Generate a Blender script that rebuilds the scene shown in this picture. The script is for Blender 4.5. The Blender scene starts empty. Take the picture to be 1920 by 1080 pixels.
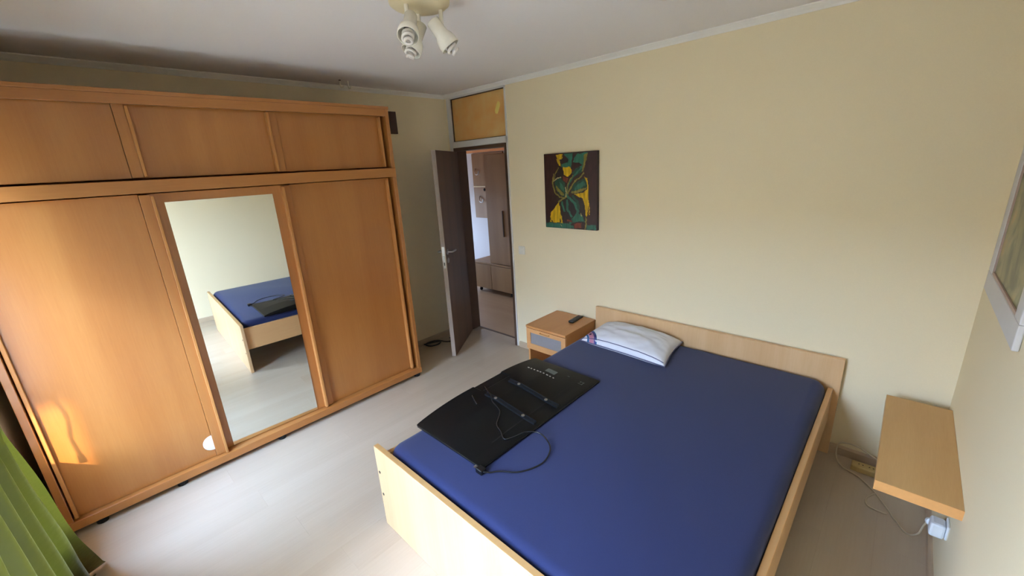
import bpy, bmesh, math, random
from mathutils import Vector, Matrix, noise
random.seed(7)
S = bpy.context.scene
C = S.collection
R = math.radians

# ------------------------------------------------------------------ camera
W, H = 3.853, 2.478            # room: x 0..W (wardrobe wall -> right wall), y YW..0 (window wall -> bed wall)
YW = -3.30
cam_d = bpy.data.cameras.new('camera'); cam = bpy.data.objects.new('camera', cam_d); C.objects.link(cam)
cr = Vector((0.72861345, 0.68275914, -0.05442799)); cu = Vector((-0.15670751, 0.24353375, 0.95714893)); cf = Vector((-0.66675723, 0.68886231, -0.28443545))
m = Matrix((cr, cu, -cf)).transposed().to_4x4(); m.translation = Vector((3.5339, -2.8330, 1.7796))
cam.matrix_world = m
cam_d.sensor_width = 36.0; cam_d.lens = 774.09 / 1920 * 36.0; cam_d.clip_start = 0.02
S.camera = cam

# ------------------------------------------------------------------ sky, sun, exposure
S.view_settings.view_transform = 'Standard'; S.view_settings.look = 'None'
S.view_settings.gamma = 1.0; S.view_settings.use_curve_mapping = False
S.view_settings.exposure = 0.40
wd = bpy.data.worlds.new('world'); S.world = wd; wd.use_nodes = True
nt = wd.node_tree; nt.nodes.clear()
o = nt.nodes.new('ShaderNodeOutputWorld'); bg = nt.nodes.new('ShaderNodeBackground')
tc = nt.nodes.new('ShaderNodeTexCoord'); sp = nt.nodes.new('ShaderNodeSeparateXYZ'); rp = nt.nodes.new('ShaderNodeValToRGB')
mr = nt.nodes.new('ShaderNodeMapRange'); mr.inputs[1].default_value = -1; mr.inputs[2].default_value = 1
nt.links.new(tc.outputs['Generated'], sp.inputs[0]); nt.links.new(sp.outputs[2], mr.inputs[0]); nt.links.new(mr.outputs[0], rp.inputs[0])
e = rp.color_ramp.elements
e[0].position = 0.0; e[0].color = (.62, .56, .50, 1)          # ground
e[1].position = 1.0; e[1].color = (1.4, 2.3, 4.0, 1)          # zenith
for pos, col in ((.485, (.62, .57, .51, 1)), (.505, (2.8, 3.7, 5.1, 1)), (.62, (2.6, 3.5, 5.1, 1))):
    k = e.new(pos); k.color = col
nt.links.new(rp.outputs[0], bg.inputs[0]); bg.inputs[1].default_value = 9.0
nt.links.new(bg.outputs[0], o.inputs[0])

SUN_DIR = Vector((-1.0, 0.71, -0.55))
sd = bpy.data.lights.new('sun', 'SUN'); sd.energy = 11; sd.angle = R(1.0); sd.color = (1.0, .80, .52)
sun = bpy.data.objects.new('sun', sd); C.objects.link(sun); sun.location = (6, -9, 6)
sun.rotation_euler = SUN_DIR.to_track_quat('-Z', 'Y').to_euler()

WX0, WX1, WZ0, WZ1 = 0.68, 2.90, 0.50, 2.08; XD, ZD = 1.58, .06                    # window opening
def portal(name, loc, sx, sy, rot):
    d = bpy.data.lights.new(name, 'AREA'); d.shape = 'RECTANGLE'; d.size = sx; d.size_y = sy
    d.cycles.is_portal = True
    ob = bpy.data.objects.new(name, d); C.objects.link(ob); ob.location = loc; ob.rotation_euler = rot
portal('window_portal', ((WX0 + WX1) / 2, YW - .31, (ZD + WZ1) / 2), WX1 - WX0, WZ1 - ZD, (R(90), 0, 0))
portal('hall_portal', (-3.12, .65, 1.1), .8, .5, (0, R(-90), 0))

# ------------------------------------------------------------------ materials
def lin(c):
    return tuple(((v / 255) / 12.92 if v / 255 <= .04045 else ((v / 255 + .055) / 1.055) ** 2.4) for v in c) + (1,)
def newmat(name):
    mt = bpy.data.materials.new(name); mt.use_nodes = True
    return mt, mt.node_tree, mt.node_tree.nodes['Principled BSDF']
def plain(name, col, rough=.5, metal=0, spec=.5, coat=0, bump=0, bscale=60, var=0, trans=0, sheen=0):
    mt, t, b = newmat(name)
    b.inputs['Roughness'].default_value = rough; b.inputs['Metallic'].default_value = metal
    b.inputs['Specular IOR Level'].default_value = spec; b.inputs['Coat Weight'].default_value = coat
    b.inputs['Sheen Weight'].default_value = sheen
    n = t.nodes.new('ShaderNodeTexNoise'); n.inputs['Scale'].default_value = bscale; n.inputs['Detail'].default_value = 4
    g = t.nodes.new('ShaderNodeTexCoord'); t.links.new(g.outputs['Object'], n.inputs['Vector'])
    c = lin(col); rr = t.nodes.new('ShaderNodeValToRGB')
    rr.color_ramp.elements[0].color = tuple(v * (1 - var) for v in c[:3]) + (1,)
    rr.color_ramp.elements[1].color = tuple(min(1, v * (1 + var)) for v in c[:3]) + (1,)
    rr.color_ramp.elements[0].position = .3; rr.color_ramp.elements[1].position = .7
    t.links.new(n.outputs['Fac'], rr.inputs[0]); t.links.new(rr.outputs[0], b.inputs['Base Color'])
    if bump:
        bm_ = t.nodes.new('ShaderNodeBump'); bm_.inputs['Strength'].default_value = bump; bm_.inputs['Distance'].default_value = .002
        t.links.new(n.outputs['Fac'], bm_.inputs['Height']); t.links.new(bm_.outputs[0], b.inputs['Normal'])
    return mt
def wood(name, c1, c2, axis='z', rough=.38, coat=.0, scale=7.0, contrast=(.3, .72), crough=.2):
    """veneer: broad soft bands plus fine fibres, stretched along one axis"""
    mt, t, b = newmat(name)
    g = t.nodes.new('ShaderNodeTexCoord'); mp = t.nodes.new('ShaderNodeMapping')
    oi = t.nodes.new('ShaderNodeObjectInfo'); ad = t.nodes.new('ShaderNodeVectorMath'); ad.operation = 'ADD'
    t.links.new(g.outputs['Object'], ad.inputs[0])
    ml = t.nodes.new('ShaderNodeMath'); ml.operation = 'MULTIPLY'; ml.inputs[1].default_value = 13.0
    t.links.new(oi.outputs['Random'], ml.inputs[0]); t.links.new(ml.outputs[0], ad.inputs[1])
    t.links.new(ad.outputs[0], mp.inputs['Vector'])
    sc = {'x': (.06, 1, 1), 'y': (1, .06, 1), 'z': (1, 1, .06)}[axis]
    mp.inputs['Scale'].default_value = [s * scale for s in sc]
    n1 = t.nodes.new('ShaderNodeTexNoise'); n1.inputs['Scale'].default_value = 1.0; n1.inputs['Detail'].default_value = 3; n1.inputs['Distortion'].default_value = .3
    n2 = t.nodes.new('ShaderNodeTexNoise'); n2.inputs['Scale'].default_value = 22; n2.inputs['Detail'].default_value = 3
    t.links.new(mp.outputs[0], n1.inputs['Vector']); t.links.new(mp.outputs[0], n2.inputs['Vector'])
    mx = t.nodes.new('ShaderNodeMath'); mx.operation = 'MULTIPLY_ADD'; mx.inputs[1].default_value = .25
    t.links.new(n2.outputs['Fac'], mx.inputs[0]); 
    m2 = t.nodes.new('ShaderNodeMath'); m2.operation = 'MULTIPLY'; m2.inputs[1].default_value = .75
    t.links.new(n1.outputs['Fac'], m2.inputs[0]); t.links.new(m2.outputs[0], mx.inputs[2])
    rr = t.nodes.new('ShaderNodeValToRGB'); rr.color_ramp.elements[0].position = contrast[0]; rr.color_ramp.elements[1].position = contrast[1]
    rr.color_ramp.elements[0].color = lin(c1); rr.color_ramp.elements[1].color = lin(c2)
    t.links.new(mx.outputs[0], rr.inputs[0]); t.links.new(rr.outputs[0], b.inputs['Base Color'])
    b.inputs['Roughness'].default_value = rough; b.inputs['Coat Weight'].default_value = coat; b.inputs['Coat Roughness'].default_value = crough
    return mt
M = {}
M['wall'] = plain('cream_wall_paint', (242, 226, 190), .85, spec=.2, bump=.08, bscale=180, var=.012)
M['ceil'] = plain('white_ceiling_paint', (245, 240, 238), .9, spec=.2, bump=.05, bscale=150, var=.01)
M['white'] = plain('white_gloss_paint', (222, 218, 212), .4, var=.02, bscale=8)
M['crown'] = plain('white_plaster_moulding', (244, 240, 232), .7, var=.01)
M['beech'] = wood('beech_veneer', (168, 103, 47), (186, 124, 63), 'z', .36, coat=.5, crough=.28)
M['beech_h'] = wood('beech_veneer_lengthwise', (174, 109, 52), (190, 128, 67), 'y', .36, coat=.4, crough=.28)
M['beech_x'] = wood('beech_veneer_crosswise', (206, 146, 84), (222, 168, 104), 'x', .36, coat=.2)
M['bed'] = wood('lit_beech_veneer', (216, 172, 122), (230, 192, 146), 'z', .4, coat=.15)  # wardrobe's beech lightened, window light put into the colour
M['bed_y'] = wood('lit_beech_veneer_rail', (210, 160, 104), (224, 178, 124), 'y', .4, coat=.1)  # rail version, lightened for window light as well
M['edge'] = plain('beech_edge_band', (205, 158, 100), .45, var=.05, bscale=30)
M['bar'] = plain('beech_handle_strip', (194, 132, 72), .42, var=.04, bscale=20)
M['night'] = wood('nightstand_beech', (190, 126, 68), (206, 146, 86), 'y', .4, coat=.15)
M['night_v'] = wood('nightstand_beech_front', (206, 146, 88), (220, 164, 106), 'x', .4, coat=.1)
M['shelf'] = wood('shelf_oak_veneer', (196, 150, 92), (212, 170, 112), 'y', .45, scale=12)
M['door'] = wood('walnut_grey_door_veneer', (84, 60, 44), (110, 82, 62), 'z', .45, scale=9)
M['door_edge'] = wood('worn_door_edge', (140, 122, 108), (184, 168, 154), 'z', .55, scale=14)
M['frame_dark'] = plain('brown_door_frame_paint', (88, 66, 50), .45, var=.06, bscale=20)
M['hallcab'] = wood('hall_cabinet_oak', (136, 100, 62), (156, 120, 78), 'z', .5, scale=8)
M['laminate'] = wood('whitewashed_laminate', (190, 170, 146), (204, 186, 163), 'y', .27, coat=.0, scale=5, contrast=(.25, .75))
M['hallfloor'] = wood('shaded_hall_laminate', (168, 134, 100), (186, 152, 116), 'x', .35, scale=5)  # same laminate as the room, hall dimness put into the colour
M['underlay'] = plain('joint_filler', (170, 154, 136), .8)
M['base'] = wood('baseboard_laminate', (192, 166, 136), (206, 182, 152), 'x', .45, scale=6)
M['navy'] = plain('navy_cotton_sheet', (41, 48, 88), .85, spec=.2, bump=.15, bscale=420, var=.06, sheen=.15)
M['black'] = plain('black_plastic', (15, 14, 13), .5, spec=.25, var=.08, bscale=90, bump=.05)
M['black_gl'] = plain('black_gloss_plastic', (16, 16, 17), .25, var=.05)
M['rubber'] = plain('black_rubber', (22, 22, 23), .5)
M['cable'] = plain('glossy_black_cable', (26, 27, 30), .22)
M['steel'] = plain('brushed_steel', (190, 188, 184), .28, metal=1, var=.05)
M['darksteel'] = plain('dark_painted_steel', (40, 44, 50), .3, metal=.6, var=.1)
M['mirror'] = plain('silvered_mirror', (236, 240, 236), .015, metal=1)
M['cotton'] = plain('white_pillow_cotton', (226, 226, 232), .85, spec=.2, bump=.2, bscale=260, var=.015)
M['piping'] = plain('grey_blue_piping', (98, 98, 128), .7)
M['ribbon_b'] = plain('blue_ribbon', (44, 128, 190), .5)
M['ribbon_p'] = plain('pink_label', (226, 160, 186), .6, var=.12, bscale=220)
M['ribbon_v'] = plain('violet_ribbon', (120, 92, 170), .5)
M['ink'] = plain('dark_ink', (30, 34, 80), .6)
M['frost'] = plain('frosted_grey_glass', (142, 138, 138), .35, var=.03)
M['cream_pl'] = plain('cream_lacquered_metal', (242, 226, 186), .35, var=.02)
M['ivory'] = plain('ivory_lacquer', (240, 234, 220), .25, var=.02)
M['bulb'] = plain('unlit_white_lamp_glass', (238, 230, 224), .3)
M['socket'] = plain('dark_lamp_socket', (70, 60, 48), .5)
M['plug'] = plain('white_plastic', (228, 230, 230), .4)
M['strip'] = plain('yellowed_cream_plastic', (206, 178, 118), .5, var=.04)
M['cord'] = plain('cream_cord', (206, 190, 160), .5)
M['hole'] = plain('socket_hole_black', (20, 16, 12), .8)
M['plaque'] = plain('dark_brown_wood', (62, 38, 28), .5, var=.15, bscale=40)
M['peach'] = plain('peach_tone', (240, 176, 122), .8, var=.02)  # even peach colour for the upper hall
M['hallwhite'] = plain('white_hall_paint', (226, 226, 228), .85, var=.01)
M['label_g'] = plain('grey_printed_sticker', (92, 98, 94), .4, var=.12, bscale=120)
M['silverdot'] = plain('silver_print', (190, 188, 180), .4)
M['loggia'] = plain('loggia_plaster', (176, 160, 138), .9, var=.03)
M['pframe'] = plain('white_picture_frame', (216, 212, 208), .5, var=.02, bscale=10)
M['lip'] = plain('pinkish_inner_lip', (186, 160, 144), .5)
# orange painted glass of the transom, mottled brushwork
mt, t, b = newmat('orange_painted_glass')
g = t.nodes.new('ShaderNodeTexCoord'); n = t.nodes.new('ShaderNodeTexNoise'); n.inputs['Scale'].default_value = 7; n.inputs['Detail'].default_value = 5
rr = t.nodes.new('ShaderNodeValToRGB'); t.links.new(g.outputs['Object'], n.inputs['Vector']); t.links.new(n.outputs['Fac'], rr.inputs[0])
rr.color_ramp.elements[0].position = .35; rr.color_ramp.elements[0].color = lin((255, 204, 126)); rr.color_ramp.elements[1].position = .72; rr.color_ramp.elements[1].color = lin((255, 222, 148))
t.links.new(rr.outputs[0], b.inputs['Base Color']); b.inputs['Roughness'].default_value = .35
tr = t.nodes.new('ShaderNodeBsdfTranslucent'); t.links.new(rr.outputs[0], tr.inputs[0]); mix = t.nodes.new('ShaderNodeMixShader'); mix.inputs[0].default_value = .4
t.links.new(b.outputs[0], mix.inputs[1]); t.links.new(tr.outputs[0], mix.inputs[2]); t.links.new(mix.outputs[0], t.nodes['Material Output'].inputs[0]); M['transom'] = mt
# green satin curtain: lets daylight through
mt, t, b = newmat('green_satin_curtain')
b.inputs['Base Color'].default_value = lin((46, 47, 13)); b.inputs['Roughness'].default_value = .34; b.inputs['Specular IOR Level'].default_value = .35
tr = t.nodes.new('ShaderNodeBsdfTranslucent'); tr.inputs[0].default_value = lin((132, 128, 40)); mix = t.nodes.new('ShaderNodeMixShader'); mix.inputs[0].default_value = .13
n = t.nodes.new('ShaderNodeTexNoise'); n.inputs['Scale'].default_value = 25; bp_ = t.nodes.new('ShaderNodeBump'); bp_.inputs['Strength'].default_value = .25; bp_.inputs['Distance'].default_value = .01
g = t.nodes.new('ShaderNodeTexCoord'); t.links.new(g.outputs['Object'], n.inputs['Vector']); t.links.new(n.outputs['Fac'], bp_.inputs['Height']); t.links.new(bp_.outputs[0], b.inputs['Normal'])
t.links.new(b.outputs[0], mix.inputs[1]); t.links.new(tr.outputs[0], mix.inputs[2]); t.links.new(mix.outputs[0], t.nodes['Material Output'].inputs[0]); M['curtain'] = mt
# window glass: clear with faint reflection
mt, t, b = newmat('clear_window_glass'); t.nodes.remove(b)
tp = t.nodes.new('ShaderNodeBsdfTransparent'); gl = t.nodes.new('ShaderNodeBsdfGlossy'); gl.inputs['Roughness'].default_value = .02
mix = t.nodes.new('ShaderNodeMixShader'); mix.inputs[0].default_value = .05
t.links.new(tp.outputs[0], mix.inputs[1]); t.links.new(gl.outputs[0], mix.inputs[2]); t.links.new(mix.outputs[0], t.nodes['Material Output'].inputs[0]); M['glass'] = mt
# colours painted into a mesh (canvas print)
mt, t, b = newmat('painted_canvas'); at = t.nodes.new('ShaderNodeAttribute'); at.attribute_name = 'paint'
t.links.new(at.outputs['Color'], b.inputs['Base Color']); b.inputs['Roughness'].default_value = .4; M['canvas'] = mt
mt, t, b = newmat('green_gold_landscape_print')
g = t.nodes.new('ShaderNodeTexCoord'); n = t.nodes.new('ShaderNodeTexNoise'); n.inputs['Scale'].default_value = 5.5; n.inputs['Detail'].default_value = 6; n.inputs['Distortion'].default_value = .8
rr = t.nodes.new('ShaderNodeValToRGB'); t.links.new(g.outputs['Object'], n.inputs['Vector']); t.links.new(n.outputs['Fac'], rr.inputs[0])
ee = rr.color_ramp.elements; ee[0].position = .28; ee[0].color = lin((58, 52, 34)); ee[1].position = .75; ee[1].color = lin((190, 156, 84))
for p_, c_ in ((.42, (84, 86, 52)), (.52, (132, 130, 84)), (.62, (156, 150, 104))): k = ee.new(p_); k.color = lin(c_)
t.links.new(rr.outputs[0], b.inputs['Base Color']); b.inputs['Roughness'].default_value = .3; M['print'] = mt

# ------------------------------------------------------------------ mesh helpers (all coordinates in world space)
def BM(): return bmesh.new()
def box(bm, x0, x1, y0, y1, z0, z1, bev=0.0, seg=1):
    r = bmesh.ops.create_cube(bm, size=1.0)
    vs = r['verts']
    for v in vs:
        v.co = Vector(((x0 + x1) / 2 + v.co.x * (x1 - x0), (y0 + y1) / 2 + v.co.y * (y1 - y0), (z0 + z1) / 2 + v.co.z * (z1 - z0)))
    if bev:
        ed = {e_ for v in vs for e_ in v.link_edges}
        bmesh.ops.bevel(bm, geom=list(ed), offset=bev, segments=seg, affect='EDGES', profile=.5)
    return bm
def prism(bm, prof, axis, a, b_):
    """extrude a closed 2D outline along an axis"""
    def P(p, q): return {'x': (q, p[0], p[1]), 'y': (p[0], q, p[1]), 'z': (p[0], p[1], q)}[axis]
    v0 = [bm.verts.new(P(p, a)) for p in prof]; v1 = [bm.verts.new(P(p, b_)) for p in prof]
    n_ = len(prof)
    for i in range(n_):
        bm.faces.new((v0[i], v0[(i + 1) % n_], v1[(i + 1) % n_], v1[i]))
    bm.faces.new(v0[::-1]); bm.faces.new(v1)
    bmesh.ops.recalc_face_normals(bm, faces=bm.faces)
    return bm
def lathe(bm, prof, p0, p1, n_=24, cap=True):
    """prof: (distance along p0->p1, radius)"""
    p0 = Vector(p0); d = (Vector(p1) - p0).normalized()
    a = d.orthogonal().normalized(); c = d.cross(a)
    rings = []
    for s, r_ in prof:
        rings.append([bm.verts.new(p0 + d * s + (a * math.cos(2 * math.pi * k / n_) + c * math.sin(2 * math.pi * k / n_)) * max(r_, 1e-5)) for k in range(n_)])
    for A, B in zip(rings, rings[1:]):
        for k in range(n_): bm.faces.new((A[k], A[(k + 1) % n_], B[(k + 1) % n_], B[k]))
    if cap: bm.faces.new(rings[0][::-1]); bm.faces.new(rings[-1])
    bmesh.ops.recalc_face_normals(bm, faces=bm.faces)
    return bm
def spline(pts, k=6):
    pts = [Vector(p) for p in pts]; out = []
    for i in range(len(pts) - 1):
        a = pts[max(i - 1, 0)]; b_ = pts[i]; c = pts[i + 1]; d = pts[min(i + 2, len(pts) - 1)]
        for j in range(k):
            s = j / k
            out.append(.5 * ((2 * b_) + (c - a) * s + (2 * a - 5 * b_ + 4 * c - d) * s * s + (3 * b_ - a - 3 * c + d) * s ** 3))
    out.append(pts[-1]); return out
def tube(bm, pts, r_, n_=8, k=6, smooth=True):
    P = spline(pts, k) if smooth else [Vector(p) for p in pts]
    rings = []; up = Vector((0, 0, 1))
    for i, p in enumerate(P):
        d = (P[min(i + 1, len(P) - 1)] - P[max(i - 1, 0)]).normalized()
        a = d.cross(up)
        if a.length < .05: a = d.cross(Vector((1, 0, 0)))
        a.normalize(); c = a.cross(d)
        rings.append([bm.verts.new(p + (a * math.cos(2 * math.pi * q / n_) + c * math.sin(2 * math.pi * q / n_)) * r_) for q in range(n_)])
    for A, B in zip(rings, rings[1:]):
        for q in range(n_): bm.faces.new((A[q], A[(q + 1) % n_], B[(q + 1) % n_], B[q]))
    bm.faces.new(rings[0][::-1]); bm.faces.new(rings[-1])
    bmesh.ops.recalc_face_normals(bm, faces=bm.faces)
    return bm
def world_loc(ob):
    v = Vector((0, 0, 0))
    while ob: v += ob.location; ob = ob.parent
    return v
def obj(name, bm, mat, parent=None, origin=None, smooth=False, label=None):
    """link a bmesh (world coordinates) as one mesh object"""
    me = bpy.data.meshes.new(name)
    if origin is None:
        zs = [v.co for v in bm.verts]
        lo = Vector([min(c[i] for c in zs) for i in range(3)]); hi = Vector([max(c[i] for c in zs) for i in range(3)])
        origin = Vector(((lo.x + hi.x) / 2, (lo.y + hi.y) / 2, lo.z))
    origin = Vector(origin)
    for v in bm.verts: v.co -= origin
    bm.to_mesh(me); bm.free(); me.materials.append(mat)
    if smooth:
        for p in me.polygons: p.use_smooth = True
    ob = bpy.data.objects.new(name, me); C.objects.link(ob)
    ob.location = origin
    if parent: ob.parent = parent; ob.location = origin - world_loc(parent)
    if label: ob['label'] = label
    return ob
def thing(name, label, cat, loc, group=None):
    ob = bpy.data.objects.new(name, None); C.objects.link(ob); ob.location = loc; ob.empty_display_size = .1
    ob['label'] = label; ob['category'] = cat
    if group: ob['group'] = group
    return ob
def tag(ob, label, cat, group=None):
    ob['label'] = label; ob['category'] = cat
    if group: ob['group'] = group
    return ob
def struct(name, bm, mat, parent=None, label=None):
    ob = obj(name, bm, mat, parent)
    if not parent: ob['kind'] = 'structure'; ob['label'] = label or name.replace('_', ' '); ob['category'] = name.split('_')[0]
    return ob
def B(*a, **k): return box(BM(), *a, **k)

# ------------------------------------------------------------------ room shell
T = .12
D0, D1, DH = .10, .816, 1.946          # door opening in the bed wall
bm = BM()
box(bm, D1 + .03, W + .1, 0, T, 0, H); box(bm, -.1, .03, 0, T, 0, H); box(bm, .03, D1 + .03, 0, T, 2.452, H)
struct('wall_bed', bm, M['wall'], label='cream painted wall behind the bed headboard with the door opening')
struct('wall_wardrobe', B(-.1, 0, YW - .3, 0, 0, H), M['wall'], label='cream painted wall behind the wardrobe')
struct('wall_right', B(W, W + .1, YW - .3, 0, 0, H), M['wall'], label='pale cream wall carrying the floating shelf')
bm = BM()
box(bm, 0, WX0, YW - .3, YW, 0, H); box(bm, WX1, W, YW - .3, YW, 0, H); box(bm, WX0, XD, YW - .3, YW, 0, WZ0); box(bm, XD, WX1, YW - .3, YW, 0, ZD); box(bm, WX0, WX1, YW - .3, YW, WZ1, H)
struct('wall_window', bm, M['wall'], label='cream painted wall around the window opposite the bed')
struct('ceiling', B(-.1, W + .1, YW - .3, T, H, H + .12), M['ceil'], label='plain white painted ceiling')
# floor: laminate boards running from window wall to bed wall
fl = struct('floor', B(-.1, W + .1, YW - .3, T, -.14, -.0125), M['underlay'], label='pale whitewashed laminate plank floor')
pw, pl, gap = .193, 1.285, .0001
full = None
xi = 0; x = 0.0
while x < W - .001:
    x1 = min(x + pw, W)
    y = YW - (xi * .47 % 1.0) * pl
    ymax = T if D0 - .1 < x < D1 else 0
    while y < ymax - .001:
        ya, yb = max(y, YW), min(y + pl, ymax)
        if yb - ya > .02:
            whole = (yb - ya > pl - .001) and (x1 - x > pw - .001)
            if whole and full:
                ob = bpy.data.objects.new('plank', full); C.objects.link(ob); ob.location = Vector(((x + x1) / 2, (ya + yb) / 2, -.0125)) - fl.location; ob.parent = fl
            else:
                ob = obj('plank', B(x + gap, x1 - gap, ya + gap, yb - gap, -.0125, 0), M['laminate'], fl)
                if whole: full = ob.data
        y += pl
    x += pw; xi += 1
# crown moulding and baseboards
def cove(sgn_axis, a, b_, face, sgn):
    pr = [(0, 0), (.034, 0), (.034, -.006), (.012, -.024), (.006, -.034), (0, -.034)]
    q = [(face + sgn * p[0], H + p[1]) for p in pr]
    return prism(BM(), q, sgn_axis, a, b_)
struct('trim_1', cove('x', 0, W, 0, -1), M['crown'], label='white crown moulding above the bed wall')
struct('trim_2', cove('y', YW, 0, 0, 1), M['crown'], label='white crown moulding above the wardrobe')
struct('trim_3', cove('y', YW, 0, W, -1), M['crown'], label='white crown moulding above the shelf wall')
def skirt(axis, a, b_, face, sgn):
    pr = [(0, 0), (.013, 0), (.013, .045), (.006, .058), (0, .058)]
    return prism(BM(), [(face + sgn * p[0], p[1]) for p in pr], axis, a, b_)
struct('baseboard_bed', skirt('x', D1 + .05, W, 0, -1), M['base'], label='beige laminate baseboard under the bed wall')
struct('baseboard_wardrobe', skirt('y', YW, -.0, 0, 1), M['base'], label='beige laminate baseboard beside the wardrobe')
struct('baseboard_right', skirt('y', YW, -.013, W, -1), M['base'], label='beige laminate baseboard under the floating shelf wall')

# window (opposite the bed, behind the camera) and the loggia outside, with a wing added to block the sun
bm = BM(); fy0, fy1 = YW - .20, YW - .13
for a in ((WX0, XD, WZ0, WZ0 + .06), (XD, WX1, ZD, ZD + .09), (WX0, WX1, WZ1 - .06, WZ1), (WX0, WX0 + .06, WZ0, WZ1), (WX1 - .06, WX1, ZD, WZ1), (1.58, 1.66, ZD, WZ1), (2.50, 2.58, ZD, WZ1)):
    box(bm, a[0], a[1], fy0, fy1, a[2], a[3], bev=.004)
win = struct('window_1', bm, M['white'], label='white framed window and balcony door opposite the bed')
for xa, xb, za in ((WX0 + .06, 1.58, WZ0 + .06), (1.66, 2.50, ZD + .09), (2.58, WX1 - .06, ZD + .09)):
    obj('pane', B(xa, xb, YW - .168, YW - .162, za, WZ1 - .06), M['glass'], win)
obj('window_sill', B(WX0 - .04, XD, YW - .13, YW + .03, WZ0 - .03, WZ0, bev=.004), M['white'], win)
bm = BM()
box(bm, 4.2, 4.4, -6.7, YW - .3, 2.86, 7.0); box(bm, 4.2, 4.4, -5.69, YW - .3, -.1, 2.86)  # unseen stepped wing, added so only the sun patch gets through
box(bm, -.5, 4.4, -5.6, YW - .3, -.25, -.1); box(bm, -.5, 4.4, -5.6, -5.45, -.1, .62)
struct('wall_loggia', bm, M['loggia'], label='plastered balcony outside the window with an unseen wing added to shape the sun patch')

struct('wall_neighbour', B(-20, 26, -19.5, -18, -6, 4.4), M['loggia'], label='low plastered building across the yard outside the window')

# ------------------------------------------------------------------ door frame, transom, door leaf
df = struct('door_1', prism(BM(), [(D0 - .012, 0), (D0 + .018, 0), (D0 + .018, DH), (D1 - .012, DH), (D1 - .012, 0), (D1 + .012, 0), (D1 + .012, DH + .03), (D0 - .012, DH + .03)], 'y', -.012, T + .01), M['frame_dark'], label='doorway to the hall with brown frame and orange transom')
bm = BM()   # white surround of the transom, running down to the door head
box(bm, .03, .085, -.008, T, 0, 2.452, bev=.003); box(bm, .085, D1 + .03, -.008, T, DH + .031, 2.035, bev=.003)
box(bm, .085, D1 + .03, -.008, T, 2.432, 2.452, bev=.003); box(bm, D1 + .012, D1 + .03, -.008, T, 0, 2.452, bev=.002)
obj('transom_frame', bm, M['white'], df)
obj('transom_panel', B(.085, D1 + .012, .02, .03, 2.035, 2.432), M['transom'], df, label='orange painted glass transom panel')
bm = BM(); bl = [(.69, 2.235), (.715, 2.232), (.735, 2.262), (.752, 2.30), (.748, 2.325), (.728, 2.335), (.712, 2.312), (.698, 2.285), (.685, 2.262)]
obj('paint_patch', prism(bm, bl, 'y', .0185, .02), plain('yellow_paint_patch', (255, 232, 130), .5), df, label='yellow paint patch')
bm = BM()
for a in ((.085, D1 + .012, 2.035, 2.041), (.085, D1 + .012, 2.426, 2.432), (.085, .091, 2.035, 2.432), (D1 + .006, D1 + .012, 2.035, 2.432)):
    box(bm, a[0], a[1], .008, .02, a[2], a[3])
obj('glazing_bead', bm, M['frame_dark'], df)
obj('threshold', B(D0, D1, T - .012, T + .012, 0, .004), M['frame_dark'], df)

hx, hy = .137, -.004                       # hinge line, room-side face
dv = Vector((.564, -.826, 0)); nv = Vector((.826, .564, 0))
def leafm(u, v, z): p = Vector((hx, hy, 0)) + dv * u + nv * v; return Vector((p.x, p.y, z))
def lbox(u0, u1, v0, v1, z0, z1, bev=0, bm=None):
    bm = bm or BM(); k0 = set(bm.verts)
    box(bm, u0, u1, v0, v1, z0, z1, bev=bev)
    for v in bm.verts:
        if v not in k0: v.co = leafm(v.co.x, v.co.y, v.co.z)
    bmesh.ops.recalc_face_normals(bm, faces=bm.faces)
    return bm
dr = thing('door_leaf', 'brown wooden door leaf standing half open beside the wardrobe', 'door', leafm(0, -.02, 0))
obj('panel', lbox(.004, .676, -.039, 0, .008, 1.94, bev=.001), M['door'], dr)
obj('edge_strip', lbox(.676, .682, -.039, 0, .008, 1.94, bev=.001), M['door_edge'], dr, label='worn pale edge of the door leaf')
lp = obj('lock_plate', lbox(.682, .6835, -.031, -.009, .90, 1.10), M['steel'], dr)
obj('latch', lbox(.683, .692, -.026, -.014, .985, 1.015), M['steel'], lp)
obj('bolt_slot', lbox(.6833, .6842, -.024, -.016, .925, .955), M['hole'], lp)
for s, v0 in ((1, 0), (-1, -.039)):
    hb = obj('handle', tube(BM(), [leafm(.632, v0, 1.045), leafm(.632, v0 + s * .03, 1.045), leafm(.632, v0 + s * .045, 1.045), leafm(.615, v0 + s * .05, 1.045), leafm(.56, v0 + s * .05, 1.043), leafm(.52, v0 + s * .048, 1.04)], .009, 10), M['steel'], dr, smooth=True, label='chrome lever handle')
    obj('rosette', lathe(BM(), [(0, .025), (.006, .025), (.008, .021)], leafm(.632, v0, 1.045), leafm(.632, v0 + s, 1.045)), M['steel'], hb)
    obj('keyhole_rosette', lathe(BM(), [(0, .024), (.006, .024), (.008, .019)], leafm(.632, v0, .965), leafm(.632, v0 + s, .965)), M['steel'], dr)
for z in (.25, 1.0, 1.72):
    obj('hinge', lathe(BM(), [(0, .007), (.08, .007)], (hx - .006, -.018, z), (hx - .006, -.018, z + .1), 12), M['steel'], dr)

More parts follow.
